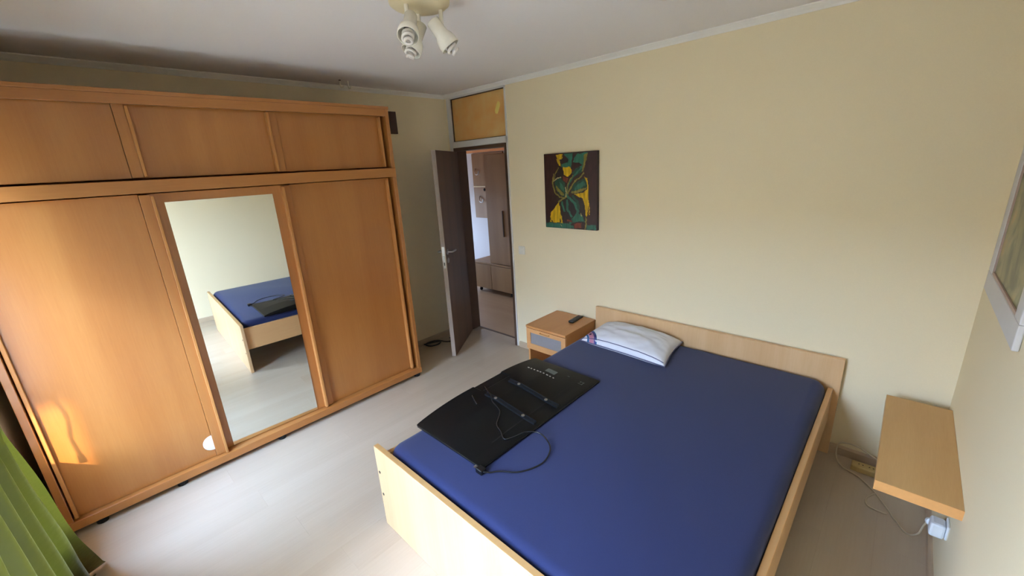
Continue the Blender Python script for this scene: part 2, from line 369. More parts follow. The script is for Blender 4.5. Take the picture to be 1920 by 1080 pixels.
# ------------------------------------------------------------------ hall beyond the door
struct('floor_hall', B(-3.0, 2.0, T + .012, 1.6, -.1, -.001), M['hallfloor'], label='laminate floor of the hall, shade darkened into its brown')
struct('wall_hall', B(-3.0, 2.0, 1.5, 1.6, 0, 1.985), M['hallwhite'], label='white hall wall beyond the door')
struct('trim_hall', B(-3.0, 2.0, 1.49, 1.6, 1.985, 2.45), M['peach'], label='peach band above the hall wall')
struct('ceiling_hall', B(-3.0, 2.0, T + .011, 1.6, 2.45, 2.55), M['peach'], label='hall ceiling')
struct('wall_hall_end', B(1.9, 2.0, T + .011, 1.49, 0, 2.45), M['hallwhite'], label='far end wall of the hall')
struct('wall_hall_side', B(-3.0, -.1, T - .02, T + .01, 0, 2.45), M['hallwhite'], label='near side wall of the hall')
struct('baseboard_hall', B(-3.0, -1.08, 1.486, 1.5, 0, .06), M['base'], label='beige baseboard along the hall wall')
bm = BM(); box(bm, -3.1, -3.0, T, .4, 0, 2.45); box(bm, -3.1, -3.0, .9, 1.6, 0, 2.45); box(bm, -3.1, -3.0, .4, .9, 0, .7); box(bm, -3.1, -3.0, .4, .9, 1.5, 2.45)
struct('wall_hall_window', bm, M['hallwhite'], label='hall end wall with a small window opening')
struct('wall_hall_pier', B(-.205, .3, 1.05, 1.5, 0, 1.985), M['hallwhite'], label='narrow white wall pier beside the hall cabinet')
obj('pier_foot', B(-.207, .3, 1.036, 1.05, 0, .055, bev=.003), M['base'], bpy.data.objects['wall_hall_pier'])
hb = thing('hall_bench', 'low brown wooden bench cabinet on casters in the hall', 'cabinet', (-.66, 1.28, 0))
obj('body', B(-1.06, -.25, 1.105, 1.475, .065, .435, bev=.003), M['hallcab'], hb)
obj('top', B(-1.07, -.24, 1.09, 1.48, .435, .458, bev=.003), M['hallcab'], hb)
obj('door', B(-1.055, -.665, 1.09, 1.105, .075, .43, bev=.002), M['hallcab'], hb); obj('door', B(-.66, -.255, 1.09, 1.105, .075, .43, bev=.002), M['hallcab'], hb)
for x in (-.96, -.32):
    for y in (1.15, 1.42):
        c_ = obj('caster', lathe(BM(), [(0, .022), (.004, .026), (.018, .026), (.022, .022)], (x - .011, y, .026), (x + 1, y, .026), 16), M['rubber'], hb, smooth=False)
        obj('fork', B(x - .014, x + .014, y - .012, y + .012, .044, .066), M['darksteel'], c_)
tc_ = thing('hall_cabinet', 'tall brown wooden cabinet standing on the hall bench', 'cabinet', (-.46, 1.3, .458))
obj('body', B(-.672, -.245, 1.115, 1.475, .458, 1.935, bev=.003), M['hallcab'], tc_)
cd_ = obj('door', B(-.668, -.25, 1.098, 1.115, .468, 1.93, bev=.002), M['hallcab'], tc_)
obj('handle', B(-.366, -.352, 1.078, 1.098, .86, 1.21, bev=.004), M['frame_dark'], cd_)
cp = thing('coat_panel', 'wooden coat panel with curved metal hooks on the hall wall', 'coat rack', (-1.1, 1.49, 1.03))
obj('board', B(-1.33, -.68, 1.478, 1.499, 1.035, 1.49, bev=.002), M['hallcab'], cp); obj('board', B(-1.33, -.68, 1.478, 1.499, 1.51, 1.975, bev=.002), M['hallcab'], cp)
obj('strip', B(-1.33, -.68, 1.474, 1.499, 1.491, 1.509), M['cream_pl'], cp)
for hx_, hz_ in ((-1.20, 1.69), (-1.14, 1.29), (-.95, 1.69), (-.92, 1.29)):
    obj('hook', tube(BM(), [(hx_ - .06, 1.474, hz_ + .07), (hx_ - .05, 1.45, hz_ + .03), (hx_ - .01, 1.43, hz_ - .01), (hx_ + .04, 1.43, hz_ - .01), (hx_ + .06, 1.43, hz_ + .035)], .008, 8), M['steel'], cp, smooth=True)
obj('knob', lathe(BM(), [(0, .02), (.01, .022), (.016, .012)], (-1.085, 1.478, 1.455), (-1.085, 0, 1.455), 14), M['hole'], cp)

# ------------------------------------------------------------------ wardrobe
wr = thing('wardrobe', 'large beech sliding-door wardrobe with a mirrored middle door', 'wardrobe', (.28, -2.12, 0))
Y0, Y1, ZB, ZT, XF = -3.245, -1.0, .035, 2.254, .564
BW = M['beech']
obj('side_panel', B(.02, XF, Y1 - .03, Y1, ZB, ZT - .02, bev=.002), BW, wr); obj('side_panel', B(.02, XF, Y0, Y0 + .03, ZB, ZT - .02, bev=.002), BW, wr)
obj('back_panel', B(.02, .03, Y0 + .03, Y1 - .03, ZB, ZT - .02), BW, wr)
obj('top_panel', B(.015, XF + .004, Y0 - .004, Y1 + .004, ZT - .02, ZT, bev=.002), M['beech_h'], wr)
obj('top_fascia', B(XF - .022, XF + .002, Y0 + .03, Y1 - .03, 2.185, ZT - .02, bev=.002), M['beech_h'], wr)
obj('middle_rail', B(.03, XF + .006, Y0 + .002, Y1 - .002, 1.744, 1.811, bev=.002), M['beech_h'], wr)
obj('bottom_rail', B(.03, XF + .004, Y0 + .002, Y1 + .003, ZB, .085, bev=.002), M['beech_h'], wr)
LEAN = (.0240, .0100)
def sdoor(name, y0, y1, z0, z1, face, bars, stile=None):
    d = obj(name, B(face - .016, face, y0, y1, z0, z1, bev=.001), BW, wr)
    for ya, yb, pro in bars: obj('handle_strip', B(face, face + pro, ya, yb, z0 + .004, z1 - .012, bev=.002), M['bar'], d)
    if stile: obj('stile', B(face - .012, face + stile[2], stile[0], stile[1], z0 + .002, z1 - .004, bev=.001), BW, d)
    return d
for nm, z0, z1 in (('upper_door', 1.821, 2.19), ('lower_door', .087, 1.738)):
    a = sdoor(nm, Y0 + .034, -2.5605, z0, z1, .530, [(-2.511, -2.497, .027)], (-2.559, -2.511, .012))
    obj('handle_strip', B(.530, .550, Y0 + .036, Y0 + .052, z0 + .004, z1 - .012, bev=.002), M['bar'], a)
    m_ = sdoor(nm, -2.52, -1.834, z0, z1, .518, [(-1.852, -1.836, .034)])
    r_ = sdoor(nm, -1.785, -1.045, z0, z1, .512, [(-1.078, -1.062, .032)], (-1.832, -1.789, .018))
    if nm == 'lower_door':
        obj('mirror', B(.518, .5225, -2.456, -1.906, .092, 1.688), M['mirror'], m_, label='tall frameless mirror')
        obj('round_pull', lathe(BM(), [(0, .05), (.0025, .05), (.003, .046)], (.5302, -2.562, .187), (1, -2.562, .187), 32), M['plug'], a, label='white round finger plate')
        for ob in [m_] + list(m_.children):          # the mirrored door hangs slightly out of true in its track
            wl = world_loc(ob)
            for v in ob.data.vertices:
                v.co.x += LEAN[0] * (v.co.y + wl.y + 2.18) + LEAN[1] * (v.co.z + wl.z - .9)
for y in (-3.12, -2.757, -2.178, -1.03):
    obj('foot', lathe(BM(), [(0, .026), (.03, .026), (.0351, .022)], (.528, y, 0), (.528, y, 1), 16), M['rubber'], wr)
    obj('foot', lathe(BM(), [(0, .026), (.03, .026), (.0351, .022)], (.08, y, 0), (.08, y, 1), 16), M['rubber'], wr)

# ------------------------------------------------------------------ bed
BX0, BX1 = 1.784, 3.416
bed = thing('bed', 'beech double bed frame standing against the cream wall', 'bed', (2.6, -1.05, 0))
obj('headboard', B(BX0, BX1, -.044, -.016, 0, .624, bev=.002), M['bed'], bed)
fb = obj('footboard', B(BX0, BX1, -2.08, -2.054, .0, .48, bev=.002), M['bed'], bed)
obj('edge_band', B(BX0, BX1, -2.0795, -2.0545, .4795, .4815, bev=.0008), M['edge'], fb)
for z in (.335, .20):
    obj('screw', lathe(BM(), [(0, .008), (.002, .007), (.0022, .003)], (BX0 + .022, -2.08, z), (BX0 + .022, -3, z), 14), M['socket'], fb)
for xa in (1.812, 3.36):
    obj('side_rail', B(xa, xa + .026, -2.054, -.044, .225, .435, bev=.002), M['bed_y'], bed)
for i in range(12):
    y = -1.95 + i * .163
    obj('slat', B(1.838, 3.36, y - .035, y + .035, .235, .253), M['edge'], bed)
# mattress with navy sheet: rounded slab, lightly uneven
mat_ = BM(); nx, ny = 56, 72
mx0, mx1, my0, my1, mz0, mz1, er = 1.842, 3.356, -2.046, -.05, .256, .487, .055
def mtop(x, y): return mz1 + .003 * noise.noise(Vector((x * 2.3, y * 2.3, 1.0)))
def edgewave(s): return .006 * noise.noise(Vector((s * 4.0, 3.3, 0)))
rows = []
prof = [(0.004, mz0), (0, mz0 + .02), (0, mz0 + .09)] + [(er * (1 - math.sin(R(a))), mz1 - er + er * math.cos(R(90 - a))) for a in ()]
def ring(inset, z, rc):
    """rounded rectangle loop"""
    out = []; x0, x1, y0, y1 = mx0 + inset, mx1 - inset, my0 + inset, my1 - inset
    for cx, cy, a0 in ((x1 - rc, y1 - rc, 0), (x0 + rc, y1 - rc, 90), (x0 + rc, y0 + rc, 180), (x1 - rc, y0 + rc, 270)):
        for k in range(9):
            a = R(a0 + k * 90 / 8); out.append((cx + rc * math.cos(a), cy + rc * math.sin(a)))
    # resample straight runs
    pts = []
    for i in range(len(out)):
        a, b_ = Vector(out[i]), Vector(out[(i + 1) % len(out)]); n_ = 36 if (b_ - a).length > .5 else 1
        for k in range(n_): pts.append(a.lerp(b_, k / n_))
    vs = []
    for p in pts:
        wv = .004 * noise.noise(Vector((p.x * 6, p.y * 6, z * 9))) if z < mz1 - .002 else 0
        zz = z if z < mz1 - .002 else mtop(p.x, p.y)
        d = Vector((p.x - (mx0 + mx1) / 2, p.y - (my0 + my1) / 2)).normalized()
        vs.append(mat_.verts.new((p.x + d.x * wv, p.y + d.y * wv, zz)))
    return vs
loops = [ring(.004, mz0, .05), ring(0, mz0 + .03, .06), ring(0, mz1 - er - .04, .06)]
for a in (0, 18, 36, 54, 72, 90):
    loops.append(ring(er * (1 - math.cos(R(a))), mz1 - er + er * math.sin(R(a)), max(.02, .075 - er * (1 - math.cos(R(a))))))
for A, B_ in zip(loops, loops[1:]):
    n_ = len(A)
    for k in range(n_): mat_.faces.new((A[k], A[(k + 1) % n_], B_[(k + 1) % n_], B_[k]))
mat_.faces.new(loops[0][::-1]); mat_.faces.new(loops[-1])
bmesh.ops.recalc_face_normals(mat_, faces=mat_.faces)
tag(obj('mattress', mat_, M['navy'], smooth=True), 'mattress in a navy blue fitted sheet on the bed', 'mattress')

# ------------------------------------------------------------------ pillow
pil = thing('pillow', 'white cotton pillow with piped edge lying against the headboard', 'pillow', (2.22, -.27, .487))
PC = [Vector((1.915, -.462, 0)), Vector((2.575, -.495, 0)), Vector((2.515, -.062, 0)), Vector((1.90, -.055, 0))]   # near-left, near-right, far-right, far-left
def pbase(u, v):
    u2, v2 = u, v
    p = (PC[0] * (1 - u2) + PC[1] * u2) * (1 - v2) + (PC[3] * (1 - u2) + PC[2] * u2) * v2
    c = (PC[0] + PC[1] + PC[2] + PC[3]) / 4
    pinch = .05 * (math.sin(math.pi * u) * (abs(v - .5) * 2) ** 4 + math.sin(math.pi * v) * (abs(u - .5) * 2) ** 4)
    return p.lerp(c, pinch)
def ptop(u, v):
    f = (max(0, 1 - abs(2 * u - 1) ** 2.6) * max(0, 1 - abs(2 * v - 1) ** 2.6)) ** .46
    w_ = .006 * noise.noise(Vector((u * 5, v * 9, 2))) + .004 * noise.noise(Vector((u * 14, v * 10, 5)))
    return f * (.088 + w_ * 1.5)
SEAM = .487 + .018
def pt(u, v, off=0): p = pbase(u, v); return Vector((p.x, p.y, SEAM + ptop(u, v) + off))
def pb(u, v):
    p = pbase(u, v); return Vector((p.x, p.y, max(.4905, SEAM - .35 * ptop(u, v) - .004)))
bm = BM(); N = 40
for fn, flip in ((pt, 0), (pb, 1)):
    g_ = [[bm.verts.new(fn(i / N, j / N)) for i in range(N + 1)] for j in range(N + 1)]
    for j in range(N):
        for i in range(N):
            f = (g_[j][i], g_[j][i + 1], g_[j + 1][i + 1], g_[j + 1][i]); bm.faces.new(f[::-1] if flip else f)
bmesh.ops.remove_doubles(bm, verts=bm.verts, dist=.0045)
obj('cover', bm, M['cotton'], pil, smooth=True)
edge = [pt(i / 20, 0) for i in range(20)] + [pt(1, i / 16) for i in range(16)] + [pt(1 - i / 20, 1) for i in range(20)] + [pt(0, 1 - i / 16) for i in range(17)]
obj('piping', tube(BM(), edge, .0038, 6, 1), M['piping'], pil, smooth=True)
obj('seam_line', tube(BM(), [pt(.02 + .96 * i / 24, .035, .001) for i in range(25)], .003, 6, 1), M['piping'], pil, smooth=True)
def band(s0, s1, mat, name, off=.0015, t0=0, t1=1):
    bm = BM(); rows_ = []
    for i in range(4):
        s = s0 + (s1 - s0) * i / 3; row = []
        for j in range(11):
            q = t0 + (t1 - t0) * j / 10
            u, v = s * q, s * 1.45 * (1 - q); bow = 1 + .25 * math.sin(math.pi * q)
            row.append(bm.verts.new(pt(u * bow, v * bow, off)))
        rows_.append(row)
    for i in range(3):
        for j in range(10): bm.faces.new((rows_[i][j], rows_[i + 1][j], rows_[i + 1][j + 1], rows_[i][j + 1]))
    bmesh.ops.solidify(bm, geom=bm.faces[:], thickness=.0006)
    return obj(name, bm, mat, pil, smooth=False)
band(.085, .108, M['ribbon_b'], 'ribbon'); band(.112, .165, M['ribbon_p'], 'corner_label', .0014); band(.168, .19, M['ribbon_v'], 'ribbon')
band(.19, .205, M['ribbon_b'], 'ribbon')
band(.122, .150, M['ink'], 'printed_dot', .0022, .42, .54)

# ------------------------------------------------------------------ nightstand and remote
NX0, NX1, NY0, NY1, NZ = 1.363, 1.765, -.446, -.018, .497
ns = thing('nightstand', 'small beech nightstand with frosted drawer beside the bed', 'nightstand', (1.56, -.23, 0))
obj('top', B(NX0 - .003, NX1 + .003, NY0 - .003, NY1, NZ - .02, NZ, bev=.002), M['night'], ns)
obj('side_panel', B(NX0, NX0 + .018, NY0 + .018, NY1, 0, NZ - .02, bev=.001), M['night'], ns); obj('side_panel', B(NX1 - .018, NX1, NY0 + .018, NY1, 0, NZ - .02, bev=.001), M['night'], ns)
obj('back_panel', B(NX0 + .018, NX1 - .018, NY1 - .012, NY1 - .002, .02, NZ - .02), M['night'], ns)
obj('shelf', B(NX0 + .018, NX1 - .018, NY0 + .03, NY1 - .012, .27, .284), M['night'], ns); obj('bottom_shelf', B(NX0 + .018, NX1 - .018, NY0 + .03, NY1 - .012, .04, .056), M['night'], ns)
fr = BM(); dz0, dz1 = .287, .472
for a in ((NX0 + .001, NX1 - .001, dz0, dz0 + .05), (NX0 + .001, NX1 - .001, dz1 - .035, dz1), (NX0 + .001, NX0 + .042, dz0 + .05, dz1 - .035), (NX1 - .042, NX1 - .001, dz0 + .05, dz1 - .035)):
    box(fr, a[0], a[1], NY0, NY0 + .018, a[2], a[3])
dw = obj('drawer', fr, M['night_v'], ns)
obj('drawer_panel', B(NX0 + .042, NX1 - .042, NY0 + .006, NY0 + .012, dz0 + .05, dz1 - .035), M['frost'], dw, label='frosted grey drawer panel')
obj('handle', tube(BM(), [(1.515, NY0, .456), (1.518, NY0 - .014, .456), (1.535, NY0 - .018, .456), (1.585, NY0 - .018, .456), (1.602, NY0 - .014, .456), (1.605, NY0, .456)], .0042, 8), M['edge'], dw, smooth=True)
rc = thing('remote_control', 'black remote control lying on the nightstand', 'remote control', (1.64, -.125, NZ))
rdir = Vector((-.06, 1, 0)).normalized(); rn = Vector((1, .06, 0)).normalized(); rb = Vector((1.647, -.208, NZ))
def rbox(u0, u1, v0, v1, z0, z1, bev):
    bm = box(BM(), u0, u1, v0, v1, z0, z1, bev=bev, seg=2)
    for v in bm.verts:
        p = rb + rn * v.co.x + rdir * v.co.y; v.co = Vector((p.x, p.y, NZ + v.co.z))
    return bm
obj('body', rbox(-.024, .024, 0, .165, .0, .019, .006), M['black_gl'], rc, smooth=False)
for j, vv in enumerate((.018, .03, .042, .056, .072, .09, .106, .120, .134)):
    for uu in ((-.013, 0, .013) if j not in (4, 5) else (-.010, .010)):
        obj('button', rbox(uu - .0042, uu + .0042, vv - .003, vv + .003, .0185, .0208, .001), M['label_g'] if j < 4 else M['socket'], rc)
obj('button', rbox(-.016, -.006, .148, .156, .0185, .021, .001), plain('red_plastic', (150, 50, 40), .5), rc)

# ------------------------------------------------------------------ television lying face down on the bed
tv = thing('television', 'black flat television lying face down on the navy sheet', 'television', (2.09, -1.37, .4895))
TX0, TX1, TY0, TY1, TZ = 1.838, 2.343, -1.858, -.888, .4900
obj('screen_panel', B(TX0 + .004, TX1, TY0, TY1, TZ, TZ + .010, bev=.002), M['black_gl'], tv)
def tvh(x, y):
    """height of the rear shell above the panel"""
    s = (x - TX0) / (TX1 - TX0); q = (y - TY0) / (TY1 - TY0)
    hx_ = .040 if s < .42 else .040 - (.040 - .008) * min(1, (s - .42) / .45)
    if .42 <= s < .62: pass
    arch = min(1, (min(q, 1 - q) / .36)) ; arch = math.sin(arch * math.pi / 2) ** .75
    h = .004 + hx_ * arch * (1 if s < .85 else max(0, (1 - s) / .15) ** .5)
    if .415 < q < .655 and s < .14: h -= .007
    return h
bm = BM(); nx, ny = 44, 97; gr = []
for j in range(ny + 1):
    row = []
    for i in range(nx + 1):
        x = TX0 + .001 + (TX1 - TX0 - .003) * i / nx; y = TY0 + .001 + (TY1 - TY0 - .002) * j / ny
        row.append(bm.verts.new((x, y, TZ + .010 + tvh(x, y))))
    gr.append(row)
for j in range(ny):
    for i in range(nx): bm.faces.new((gr[j][i], gr[j][i + 1], gr[j + 1][i + 1], gr[j + 1][i]))
per = gr[0] + [gr[j][nx] for j in range(1, ny + 1)] + gr[ny][::-1][1:] + [gr[j][0] for j in range(ny - 1, 0, -1)]
low = [bm.verts.new((v.co.x, v.co.y, TZ + .008)) for v in per]
for k in range(len(per)): bm.faces.new((per[k], low[k], low[(k + 1) % len(per)], per[(k + 1) % len(per)]))
bmesh.ops.recalc_face_normals(bm, faces=bm.faces)
sh = obj('rear_shell', bm, M['black'], tv)
def tz(x, y): return TZ + .010 + tvh(x, y)
def strip_on(x0, y0, x1, y1, w_, lift, hgt):
    """bar following the shell between two points"""
    bm = BM(); n_ = 10; d = Vector((x1 - x0, y1 - y0, 0)); nn = Vector((-d.y, d.x, 0)).normalized() * w_ / 2; L = []
    for k in range(n_ + 1):
        p = Vector((x0, y0, 0)) + d * k / n_; z = tz(p.x, p.y) + lift
        L.append([bm.verts.new((p.x + s * nn.x, p.y + s * nn.y, z + e_)) for s, e_ in ((-1, 0), (1, 0), (1, hgt), (-1, hgt))])
    for A, B_ in zip(L, L[1:]):
        for q in range(4): bm.faces.new((A[q], A[(q + 1) % 4], B_[(q + 1) % 4], B_[q]))
    bm.faces.new(L[0][::-1]); bm.faces.new(L[-1]); bmesh.ops.recalc_face_normals(bm, faces=bm.faces)
    return bm
for y in (-1.283, -1.474):
    rl = obj('mount_rail', strip_on(1.965, y, 2.325, y, .016, .002, .010), M['darksteel'], tv, label='dark steel wall-mount rail')
    obj('rail_lip', strip_on(1.965, y + .012, 2.325, y + .012, .003, .001, .016), M['darksteel'], rl)
    for x in (2.045, 2.245):
        obj('screw', lathe(BM(), [(0, .009), (.004, .009), (.007, .005)], (x, y, tz(x, y) + .011), (x, y, 2), 12), M['steel'], rl)
obj('screw', lathe(BM(), [(0, .007), (.006, .006)], (1.972, -1.268, tz(1.97, -1.27) + .002), (1.972, -1.268, 2), 10), M['steel'], tv)
obj('groove', strip_on(2.245, -1.05, 2.258, -1.715, .006, -.0005, .0012), M['hole'], sh)
st = obj('rating_sticker', strip_on(2.032, -1.016, 2.106, -1.016, .054, .0006, .0008), M['label_g'], tv, label='grey printed rating sticker')
for k in range(9):
    x = 1.923 + k * .025; y = -1.063
    obj('port', strip_on(x, y, x + (.009 if k % 3 else .014), y - .002, .007, .0005, .0012), M['silverdot'], tv)
for a in ((2.262, -1.0, 2.292, -1.0), (2.262, -.975, 2.292, -.975), (2.268, -.99, 2.268, -.972), (2.288, -1.0, 2.288, -.97), (2.17, -.975, 2.185, -.975)):
    obj('printed_mark', strip_on(a[0], a[1], a[2], a[3] + .0001, .003, .0004, .0006), M['label_g'], tv)
bx = obj('sensor_module', B(2.327, 2.367, -1.885, -1.853, .4895, .514, bev=.003), M['black_gl'], tv)
for dx in (0, .013):
    obj('metal_tab', B(2.300 + dx, 2.309 + dx, -1.872, -1.858, .493, .499), M['steel'], bx)
zc = .4925
def oncover(x, y): return (tz(x, y) if TX0 < x < TX1 and TY0 < y < TY1 else zc - .003) + .0045
pw_ = [(2.366, -1.872, .505), (2.385, -1.85, .497)] + [(x, y, oncover(x, y) + l) for x, y, l in ((2.41, -1.815, 0), (2.475, -1.768, 0), (2.512, -1.70, 0), (2.521, -1.636, 0), (2.495, -1.565, .002), (2.45, -1.527, .006), (2.39, -1.517, .018), (2.335, -1.555, .005), (2.315, -1.612, .001), (2.29, -1.66, 0), (2.243, -1.637, .002), (2.19, -1.613, 0), (2.14, -1.538, .002), (2.09, -1.514, 0), (2.05, -1.505, .004), (2.01, -1.478, .014), (1.955, -1.452, .01), (1.895, -1.415, .004))]
obj('power_cable', tube(BM(), pw_, .0036, 8, 6), M['cable'], tv, smooth=True)
obj('short_lead', tube(BM(), [(x, y, oncover(x, y) + l) for x, y, l in ((1.915, -1.525, 0), (1.932, -1.545, .012), (1.955, -1.557, .01), (1.98, -1.566, .003), (2.0, -1.572, 0))], .004, 8, 5), M['cable'], tv, smooth=True)

# ------------------------------------------------------------------ floating shelf, sockets and cords in the corner
tag(obj('floating_shelf', B(3.61, W, -.918, -.118, .472, .515, bev=.0015), M['shelf']), 'thick oak veneer shelf fixed to the right wall beside the bed', 'shelf')
obj('front_edge', B(3.6092, W, -.9195, -.9165, .4725, .5145, bev=.0006), plain('orange_beech_edge', (226, 164, 98), .45, var=.03), bpy.data.objects['floating_shelf'], label='orange edge band')
ps = thing('power_strip', 'cream power strip lying on the floor by the bed wall', 'power strip', (3.63, -.098, 0))
obj('body', B(3.53, 3.76, -.128, -.068, 0, .036, bev=.006, seg=2), M['strip'], ps)
for x in (3.572, 3.618, 3.664, 3.71):
    s_ = obj('outlet', lathe(BM(), [(0, .018), (.0012, .018), (.0014, .016)], (x, -.098, .036), (x, -.098, 1), 18), M['strip'], ps)
    for dx in (-.0085, .0085):
        obj('pin_hole', lathe(BM(), [(0, .0035), (.0012, .0035)], (x + dx, -.098, .0368), (x + dx, -.098, 1), 10), M['hole'], s_)
obj('cord', tube(BM(), [(3.70, -.068, .02), (3.66, -.045, .05), (3.56, -.045, .105), (3.49, -.05, .115), (3.455, -.06, .09), (3.462, -.10, .03), (3.50, -.135, .006), (3.56, -.165, .005), (3.62, -.225, .005), (3.66, -.285, .005), (3.70, -.36, .005), (3.73, -.42, .005), (3.77, -.52, .03), (3.795, -.60, .11), (3.800, -.65, .20), (3.803, -.698, .268)], .0038, 8, 6), M['cord'], ps, smooth=True)
obj('cord_end', tube(BM(), [(3.647, -.272, .006), (3.634, -.295, .004), (3.618, -.335, .004), (3.617, -.375, .004), (3.632, -.395, .004), (3.66, -.402, .004), (3.70, -.40, .004)], .0038, 8, 6), M['cord'], ps, smooth=True)
wp = thing('wall_plug', 'white plug adaptor in a wall socket under the floating shelf', 'plug', (3.84, -.755, .262))
obj('socket_plate', B(3.845, W, -.79, -.725, .27, .335, bev=.003), M['plug'], wp)
obj('plug_body', B(3.800, 3.845, -.785, -.727, .262, .325, bev=.009, seg=2), M['plug'], wp)
obj('cable_plug', lathe(BM(), [(0, .009), (.014, .016), (.03, .016), (.034, .010)], (3.803, -.697, .268), (3.812, -.73, .285), 14), M['plug'], wp)

# ------------------------------------------------------------------ wall things
sw = thing('light_switch', 'white square light switch on the wall beside the door', 'switch', (.953, -.006, .97))
obj('plate', B(.914, .992, -.010, 0, .97, 1.048, bev=.003), M['ivory'], sw); obj('rocker', B(.926, .98, -.014, -.008, .982, 1.036, bev=.002), M['ivory'], sw)
tag(obj('wall_plaque', B(.0, .022, -.93, -.588, 2.112, 2.302, bev=.002), M['plaque']), 'dark brown wooden plaque on the wall behind the wardrobe corner', 'plaque')
for (x, y), lb in (((.211, -1.167), 'small white ceiling hook above the wardrobe with a dark screw base'), ((.203, -1.099), 'small white plain ceiling hook above the wardrobe end')):
    hk = thing('ceiling_hook', lb, 'hook', (x, y, H - .04), 'ceiling hooks above the wardrobe')
    obj('shank', tube(BM(), [(x, y, H), (x, y, H - .04), (x + .004, y + .004, H - .052), (x + .014, y + .012, H - .052), (x + .018, y + .015, H - .038)], .005, 8, 4), M['ivory'], hk, smooth=True)
    if 'dark' in lb: obj('screw_base', lathe(BM(), [(0, .009), (.006, .007)], (x, y, H), (x, y, 0), 12), M['plaque'], hk)

# abstract painting: thick canvas with shapes painted on its face
pn = thing('abstract_painting', 'abstract yellow and green floral painting on dark brown canvas', 'painting', (1.53, -.02, 1.248))
PX0, PX1, PZ0, PZ1, PT = 1.272, 1.786, 1.25, 1.852, .030
obj('stretcher', B(PX0, PX1, -PT, -.002, PZ0, PZ1, bev=.002), plain('dark_brown_canvas_edge', (40, 26, 26), .5), pn)
brown, yel, teal, grn, dk, red, olv, pale = (54, 30, 30), (206, 166, 22), (44, 104, 84), (26, 70, 54), (38, 24, 26), (120, 50, 34), (134, 122, 52), (176, 168, 118)
polys = [(yel, [(255, 160), (330, 150), (335, 195), (300, 215), (275, 205)]), (yel, [(265, 200), (300, 215), (318, 280), (298, 270)]),
 (dk, [(310, 215), (350, 180), (395, 210), (390, 240), (320, 250)]), (teal, [(345, 152), (445, 140), (435, 230), (430, 292), (330, 290), (320, 255), (392, 240), (398, 200)]),
 (teal, [(460, 190), (490, 150), (600, 130), (570, 230), (548, 330), (470, 375), (440, 345), (500, 290), (548, 262), (505, 240), (450, 235)]), (grn, [(440, 345), (520, 275), (545, 300), (535, 340), (470, 378)]),
 (olv, [(560, 160), (600, 132), (585, 210), (556, 330), (540, 330), (560, 230)]),
 (dk, [(250, 330), (330, 290), (345, 380), (262, 425)]), (yel, [(340, 290), (422, 283), (440, 345), (400, 385), (350, 365)]), (red, [(343, 383), (398, 395), (386, 455), (345, 425)]),
 (grn, [(258, 430), (312, 400), (362, 450), (388, 560), (370, 605), (300, 570), (252, 500)]), (teal, [(300, 440), (340, 470), (365, 560), (320, 520)]), (olv, [(262, 470), (300, 510), (370, 590), (330, 580), (275, 530)]),
 (grn, [(430, 555), (455, 460), (540, 415), (592, 390), (606, 490), (545, 545), (465, 565)]), (teal, [(480, 480), (560, 430), (585, 470), (520, 520), (470, 530)]), (olv, [(440, 540), (500, 530), (600, 490), (590, 515), (500, 560), (440, 562)]),
 (yel, [(568, 385), (600, 400), (612, 500), (614, 700), (600, 825), (590, 800), (578, 690), (552, 615), (468, 572), (560, 550), (602, 515), (592, 440)]),
 (dk, [(310, 645), (385, 600), (450, 590), (540, 606), (576, 700), (592, 830), (585, 900), (470, 870), (350, 860), (325, 740)]), (yel, [(302, 658), (215, 770), (205, 882), (352, 887), (328, 790)]),
 (teal, [(440, 840), (500, 780), (550, 800), (585, 870), (520, 870), (450, 880)]), (teal, [(165, 888), (400, 890), (470, 925), (468, 950), (162, 934)]), (teal, [(600, 905), (692, 905), (692, 962), (600, 957)]), (red, [(470, 893), (545, 882), (542, 948), (475, 940)])]
strokes = [(olv, 7, [(236, 360), (228, 470), (258, 560), (315, 606), (372, 608)]), (pale, 6, [(240, 435), (280, 402), (318, 394)]), (olv, 5, [(292, 295), (255, 355), (240, 430)]), (olv, 7, [(375, 605), (420, 520), (465, 440), (540, 380), (560, 345)]),
 (teal, 8, [(385, 590), (398, 480), (452, 385), (540, 285)]), (olv, 5, [(388, 560), (395, 470), (450, 370)]), (olv, 8, [(300, 655), (340, 625), (385, 600)]), (pale, 5, [(370, 500), (382, 560), (376, 600)]), (teal, 10, [(335, 655), (350, 720), (368, 755)]), (teal, 11, [(392, 640), (400, 740), (440, 815)]),
 (teal, 13, [(400, 600), (480, 675), (510, 760), (470, 850), (430, 890)]), (grn, 12, [(450, 590), (500, 650), (515, 720)]), (olv, 5, [(592, 830), (596, 900), (585, 950)]), (pale, 4, [(536, 780), (545, 810)]), (yel, 5, [(618, 660), (622, 790)]), (red, 9, [(400, 860), (445, 870)]), (pale, 4, [(325, 905), (335, 920)]), (dk, 5, [(225, 862), (240, 880)]), (dk, 6, [(318, 845), (325, 880)])]
def inside(x, y, P):
    r_ = False; j = len(P) - 1
    for i in range(len(P)):
        if (P[i][1] > y) != (P[j][1] > y) and x < (P[j][0] - P[i][0]) * (y - P[i][1]) / (P[j][1] - P[i][1]) + P[i][0]: r_ = not r_
        j = i
    return r_
def near(x, y, P, w_):
    for (ax, ay), (bx_, by) in zip(P, P[1:]):
        dx, dy = bx_ - ax, by - ay; s = max(0, min(1, ((x - ax) * dx + (y - ay) * dy) / (dx * dx + dy * dy)))
        if (x - ax - s * dx) ** 2 + (y - ay - s * dy) ** 2 < w_ * w_: return True
    return False
def bbox(P, w_=0): return (min(p[0] for p in P) - w_, max(p[0] for p in P) + w_, min(p[1] for p in P) - w_, max(p[1] for p in P) + w_)
